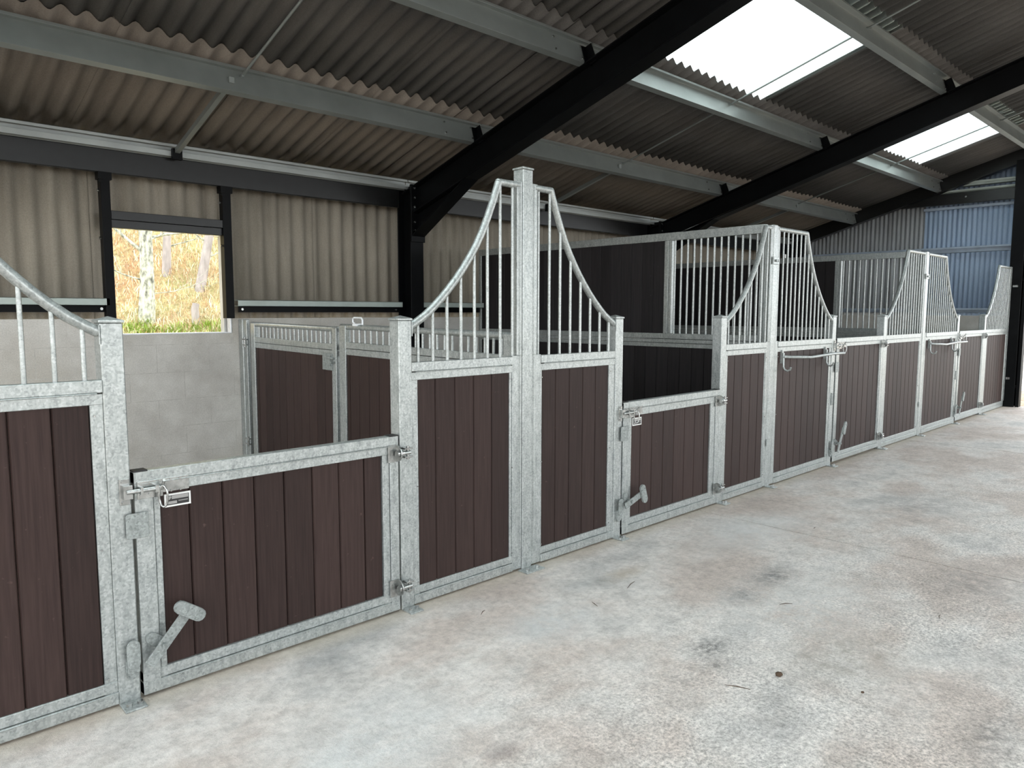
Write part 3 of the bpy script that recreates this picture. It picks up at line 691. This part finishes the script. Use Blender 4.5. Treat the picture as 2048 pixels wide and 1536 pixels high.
# ------------------------------------------------------------------ partitions
def yplanks(t, x, y0, y1, z0, z1, m, pitch=.13):
    ys = splits(y0, y1, pitch, pitch)
    for a, b in zip(ys, ys[1:]): plank(t, x-.013, b-.001, z0, b-a-.002, .026, z1-z0, m, -pi/2)
def full_partition(xc, y1, label):
    t = empty('stall_partition', (xc, (.08+y1)/2, 0), label, 'partition'); y0 = .085
    mb = MB(); mb.box(xc-.022, xc+.022, y0, y1, 2.165, 2.238); mb.build('top_rail', GALV, t, .002)
    mb = MB(); mb.box(xc-.022, xc+.022, y0, y1, 1.250, 1.300); mb.box(xc-.020, xc+.020, y0, y1, 1.212, 1.246); mb.box(xc-.024, xc+.024, y0, y1, 1.170, 1.208); mb.build('middle_rail', GALV, t, .002)
    mb = MB(); mb.box(xc-.022, xc+.022, y0, y1, .01, .10); mb.build('bottom_rail', GALV, t, .002)
    mb = MB(); mb.box(xc-.022, xc+.022, 1.045, 1.09, 1.30, 2.165); mb.box(xc-.018, xc+.018, 1.01, 1.042, 1.30, 2.165); mb.each('divider', GALV, t, .002)
    mb = MB(); mb.box(xc-.0235, xc+.0235, y0, y0+.04, .10, 2.165); mb.box(xc-.0235, xc+.0235, y1-.045, y1, .10, 2.165); mb.each('stile', GALV, t, .002)
    k = 0; y = .165
    while y < 1.0: bar(t, xc, y, 1.30, 2.168, .0095); y += .0685
    yplanks(t, xc, 1.09, y1-.045, 1.30, 2.166, PLANKD); yplanks(t, xc, y0+.04, y1-.045, .10, 1.172, PLANKD)
    return t
full_partition(5.895, 3.74, 'full height partition of dark planks with a bar grille, between second and third stalls')
full_partition(9.735, 3.74, 'full height partition of dark planks with a bar grille, between third and last stalls')
# low partition of two leaves in the nearest stall
xc = 2.935
t = empty('partition_post', (xc, 3.63, 0), 'galvanised channel post on the back wall carrying the low partition gate', 'post')
mb = MB(); mb.box(xc-.035, xc+.035, 3.66, 3.745, 0, 1.425); mb.box(xc-.028, xc-.004, 3.585, 3.66, 0, 1.425); mb.box(xc-.035, xc+.035, 3.655, 3.662, 0, 1.43); mb.each('post_channel', GALV, t, .003)
mb = MB()
for z in (1.22, .30): mb.box(xc-.05, xc-.028, 3.56, 3.64, z-.03, z-.02); mb.box(xc-.05, xc-.028, 3.56, 3.64, z+.02, z+.03); mb.tube([(xc-.04, 3.60, z-.045), (xc-.04, 3.60, z+.045)], .009, 8)
mb.build('hinge', ZINC, t)
def leaf(y0, y1, label, plate_end, n, infill0, infill1, first_bar, last_bar):
    t = empty('partition_gate', (xc, (y0+y1)/2, .02), label, 'gate')
    mb = MB(); mb.box(xc-.0245, xc+.0245, y0, infill0, .03, 1.385); mb.box(xc-.0245, xc+.0245, infill1, y1, .03, 1.385); mb.each('stile', GALV, t, .003)
    mb = MB(); mb.box(xc-.022, xc+.022, y0, y1, 1.215, 1.262); mb.box(xc-.018, xc+.018, y0, y1, 1.165, 1.211); mb.build('middle_rail', GALV, t, .002)
    mb = MB(); mb.box(xc-.022, xc+.022, y0, y1, .03, .12); mb.build('bottom_rail', GALV, t, .002)
    mb = MB(); mb.tube([(xc, y0+.0, 1.375), (xc, y1, 1.375)], .021, 12); mb.build('top_tube', GALV, t)
    for k in range(n):
        bar(t, xc, first_bar + (last_bar-first_bar)*k/(n-1), 1.26, 1.372, .0085)
    yplanks(t, xc, infill0, infill1, .12, 1.168, PLANK)
    t.rotation_euler = (.013, 0, 0)
    return t
g1 = leaf(2.035, 3.53, 'low partition gate hung from the back wall, beside the small window', True, 19, 2.10, 3.45, 2.16, 3.47)
mb = MB(); mb.box(xc-.030, xc-.022, 2.085, 2.235, 1.055, 1.185); mb.box(xc-.040, xc-.030, 2.10, 2.135, 1.09, 1.17); mb.tube([(xc-.035, 2.06, 1.15), (xc-.035, 2.15, 1.15)], .009, 8); mb.tube([(xc-.03, 2.06, 1.12), (xc-.06, 2.06, 1.12)], .008, 8)
o = mb.build('latch_plate', GALVD, g1, .001)
g2 = leaf(.10, 1.99, 'low partition gate nearest the stall front, with a loop handle on top', False, 22, .17, 1.90, .20, 1.82)
mb = MB(); mb.box(xc-.020, xc-.012, 1.86, 1.95, 1.26, 1.355); mb.box(xc-.02, xc-.012, .11, .165, 1.26, 1.36); mb.each('corner_plate', GALVD, g2, .001)
mb = MB(); mb.tube([(xc, 1.70, 1.395), (xc, 1.70, 1.43), (xc, 1.715, 1.445), (xc, 1.815, 1.445), (xc, 1.83, 1.435), (xc, 1.83, 1.41), (xc, 1.80, 1.40)], .0065, 8); mb.box(xc-.03, xc+.03, 1.74, 1.79, 1.385, 1.402)
o = mb.build('loop_handle', WHITE, g2)

# ------------------------------------------------------------------ litter on the aisle floor
twigs = [(3.19, -.584, .06, .3, 'thin dark straw on the concrete in front of the capped post and second door'), (2.835, -.62, .03, 1.2, 'short dark twig on the floor nearest the tallest post foot'),
         (2.35, -.30, .028, .5, 'tiny dark twig on the floor in front of the nearest wide swept panel'), (2.60, -1.556, .05, 2.0, 'upright looking thin twig left of the dark round pebble'),
         (3.55, -1.30, .035, 2.5, 'dark twig between the floor saw cut and the dark pebble'), (3.95, -1.9, .03, .2, 'small twig near the right edge of the picture'),
         (2.55, -2.33, .035, .6, 'dark twig in the bottom right corner of the floor'), (4.98, -.82, .02, .1, 'tiny twig just beyond the floor saw cut')]
for x, y, l, a, lb in twigs:
    mb = MB(); p = [(x-l*cos(a), y-l*sin(a), .002), (x, y+.004, .004), (x+l*cos(a), y+l*sin(a), .002)]; mb.tube(p, [.001, .002, .0008], 5)
    tag(mb.build('twig', TWIG, None, loc=(x, y, 0)), lb, 'twig', 'twigs scattered on the aisle floor')
def lump(x, y, r, label, m):
    mb = MB(); vs = []; fs = []; nu, nv = 10, 6
    for j in range(nv+1):
        for i in range(nu):
            th = pi*j/nv; ph = 2*pi*i/nu; rr = r*(1+random.uniform(-.14, .14)); vs.append((x+rr*sin(th)*cos(ph)*1.15, y+rr*sin(th)*sin(ph), r*.55+rr*.62*cos(th)))
    for j in range(nv):
        for i in range(nu): fs.append((j*nu+i, j*nu+(i+1) % nu, (j+1)*nu+(i+1) % nu, (j+1)*nu+i))
    mb.add(vs, fs, True); tag(mb.build('pebble', m, None, loc=(x, y, 0)), label, 'stone')
lump(2.81, -1.627, .014, 'dark round pebble on the aisle floor, larger of two', TWIG)
lump(2.92, -1.92, .006, 'tiny dark pebble on the aisle floor, smaller of two', TWIG)

# ------------------------------------------------------------------ outside
def gz(x, y):       # ground behind the building: shelf, then a steep bank
    if y < 6.0: return .25
    return .25 + (y-6.0)*.50 + .25*sin(x*.7+y*.3) * min(1, (y-6)/3)
mb = MB(); nx, ny = 36, 40; vs = []; fs = []
for j in range(ny+1):
    for i in range(nx+1):
        x = -14 + 32*i/nx; y = 4.2 + 22*j/ny; vs.append((x, y, gz(x, y)))
for j in range(ny):
    for i in range(nx): fs.append((j*(nx+1)+i, j*(nx+1)+i+1, (j+1)*(nx+1)+i+1, (j+1)*(nx+1)+i))
mb.add(vs, fs, True); tag(mb.build('hillside', BANK, None, loc=(0, 4.2, 0)), kind='structure')
# yard beyond the open end
def yard(x, y): return -.03 + (.35*max(0, sin((x-15)*.25)) if x > 16 else 0)
mb = MB(); mb.box(14.05, 60, -40, 4, -.3, -.02); tag(mb.build('yard_ground', GRAVEL, None, loc=(30, -10, 0)), kind='structure')
mb = MB(); mb.box(-40, -4.0, -9.1, 4.2, -.3, -.03); tag(mb.build('yard_ground', GRAVEL, None, loc=(-20, 0, 0)), kind='structure')
mb = MB(); mb.box(-40, 14.05, -40, -9.1, -.3, -.03); tag(mb.build('yard_ground', GRAVEL, None, loc=(0, -20, 0)), kind='structure')
mb = MB(); vs = []; fs = []; n1, n2 = 22, 22
for j in range(n2+1):
    for i in range(n1+1):
        x = 17+8*i/n1; y = -3.4+6*j/n2; d = sqrt(((x-21)/3.9)**2+((y+.4)/2.9)**2); vs.append((x, y, -.02+max(0, (1-d))*1.3*(1+.25*sin(x*3.1)*sin(y*4.3))))
for j in range(n2):
    for i in range(n1): fs.append((j*(n1+1)+i, j*(n1+1)+i+1, (j+1)*(n1+1)+i+1, (j+1)*(n1+1)+i))
mb.add(vs, fs, True); tag(mb.build('gravel_heap', simple('pale_hardcore', (.5, .47, .42), .95, var=.4, scale=9, bmp=.8), None, loc=(21, 0, 0)), 'heap of pale gravel in the yard beyond the black corner column', 'gravel', kind='stuff')
# birch and other trees seen through the window
def branch(mb, p, d, l, r, depth):
    pts = [Vector(p)]; rs = [r]; d = Vector(d).normalized()
    for k in range(6):
        d = (d + Vector((random.uniform(-.22, .22), random.uniform(-.15, .15), random.uniform(-.12, .2)))).normalized()
        pts.append(pts[-1] + d*l/6); rs.append(r*(1-(k+1)/6.6))
    mb.tube(pts, rs, 6, False)
    if depth:
        for k in (2, 3, 4, 5): branch(mb, pts[k], d + Vector((random.uniform(-.9, .9), random.uniform(-.5, .5), random.uniform(-.3, .8))), l*.55, rs[k]*.6, depth-1)
def tree(x, y, h, r, label, m, lean=(0, 0), brs=()):
    t = empty('tree', (x, y, gz(x, y)), label, 'tree'); z0 = gz(x, y)-.1
    pts = [(x+lean[0]*k/8+.03*sin(k*1.3), y, z0+h*k/8) for k in range(9)]
    mb = MB(); mb.tube(pts, [r*(1.25 if k == 0 else 1)*(1-k*.06) for k in range(9)], 12); mb.build('trunk', m, t)
    for (zz, d, l, rr) in brs:
        mb = MB(); branch(mb, (x+lean[0]*(zz-z0)/h, y, zz), d, l, rr, 2); mb.build('branch', m, t)
    return t
def at(u, v, y):
    d = fw + r2*((u-1024)/F_PX) + u2*((768-v)/F_PX); tt = (y+2.9525)/d.y; return Vector((0, -2.9525, 1.5)) + d*tt
pb = at(289, 560, 8.6)
tree(pb.x, 8.6, 6.5, .10, 'pale lichened birch trunk outside the small window', BARK, (.1, 0), ((2.55, (1, .1, .35), 1.8, .022), (2.50, (1, -.2, .25), 1.5, .012), (2.35, (-1, .1, .6), 1.2, .03), (1.95, (-1, 0, .15), 1.0, .014), (3.1, (.5, 0, 1), 1.5, .03), (1.75, (1, .2, .05), 1.4, .009)))
def on_bank(u, v):
    y = 5.
    while y < 20:
        q = at(u, v, y)
        if q.z <= gz(q.x, y): return q
        y += .02
    return q
for (u0, v0, u1, v1, r, lb) in ((400, 580, 421, 455, .085, 'leaning dead grey trunk on the bank, right side of the window view'), (333, 550, 334, 440, .075, 'upright grey trunk up the bank just right of the birch')):
    a = on_bank(u0, v0); b_ = at(u1, v1, a.y); t = empty('tree', a, lb, 'tree'); mb = MB()
    dv = b_-a; mb.tube([a-dv*.08, a, a+dv*.3, a+dv*.6, b_, b_+dv*1.2], [r*1.2, r, r*.95, r*.85, r*.8, r*.5], 10); mb.build('trunk', BARKG, t)
    for f_, d in ((.5, (1, 0, .5)), (.75, (-1, 0, .5)), (.95, (1, 0, .8))):
        mb = MB(); branch(mb, a+dv*f_, d, .9, .014, 2); mb.build('branch', BARK, t)
pb = on_bank(391, 650)
def stump(x, y, h, r):
    z = gz(x, y)-.1; mb = MB(); mb.tube([(x, y, z), (x+.01, y, z+h*.3), (x, y, z+h*.8), (x+.02, y, z+h)], [r*1.3, r, r*.95, r*.85], 10)
    tag(mb.build('tree_stump', BARKG, None, loc=(x, y, z)), 'broken grey stump at the foot of the bank outside the window', 'stump')
stump(pb.x, pb.y, .42, .06)
def blades(n, xr, yr, hr, m, name, label, arch=.5):
    mb = MB()
    for _ in range(n):
        x = random.uniform(*xr); y = random.uniform(*yr); z = gz(x, y)-.02; h = random.uniform(*hr); a = random.uniform(0, 2*pi); wd = random.uniform(.003, .008); bd = random.uniform(.1, arch+1.2)*h
        dx, dy = cos(a), sin(a); sx, sy = -dy*wd, dx*wd
        A = (x-sx, y-sy, z); B = (x+sx, y+sy, z); C_ = (x+dx*bd*.4+sx*.8, y+dy*bd*.4+sy*.8, z+h*.7); D_ = (x+dx*bd*.4-sx*.8, y+dy*bd*.4-sy*.8, z+h*.7); E_ = (x+dx*bd, y+dy*bd, z+h*.8)
        mb.add([A, B, C_, D_, E_], [(0, 1, 2, 3), (3, 2, 4)])
    return tag(mb.build(name, m, None, loc=((xr[0]+xr[1])/2, (yr[0]+yr[1])/2, 0)), label, 'grass', kind='stuff')
blades(9000, (2.6, 6.8), (6.1, 11.5), (.05, .22), STRAW, 'dry_grass', 'arching straw coloured grass on the bank outside the window')
blades(5000, (2.6, 7.0), (7.0, 11.8), (.05, .22), RUST, 'bracken', 'rust coloured dead bracken higher on the bank outside the window')
for u, v, w_, n, lb in ((395, 662, .55, 900, 'tuft of fresh green grass at the bottom right of the window view'), (262, 660, .3, 600, 'green and yellow grass left of the birch foot outside the window')):
    q = on_bank(u, v); blades(n, (q.x-w_, q.x+w_), (q.y-.25, q.y+.15), (.06, .17), GREEN, 'green_grass', lb, .2)
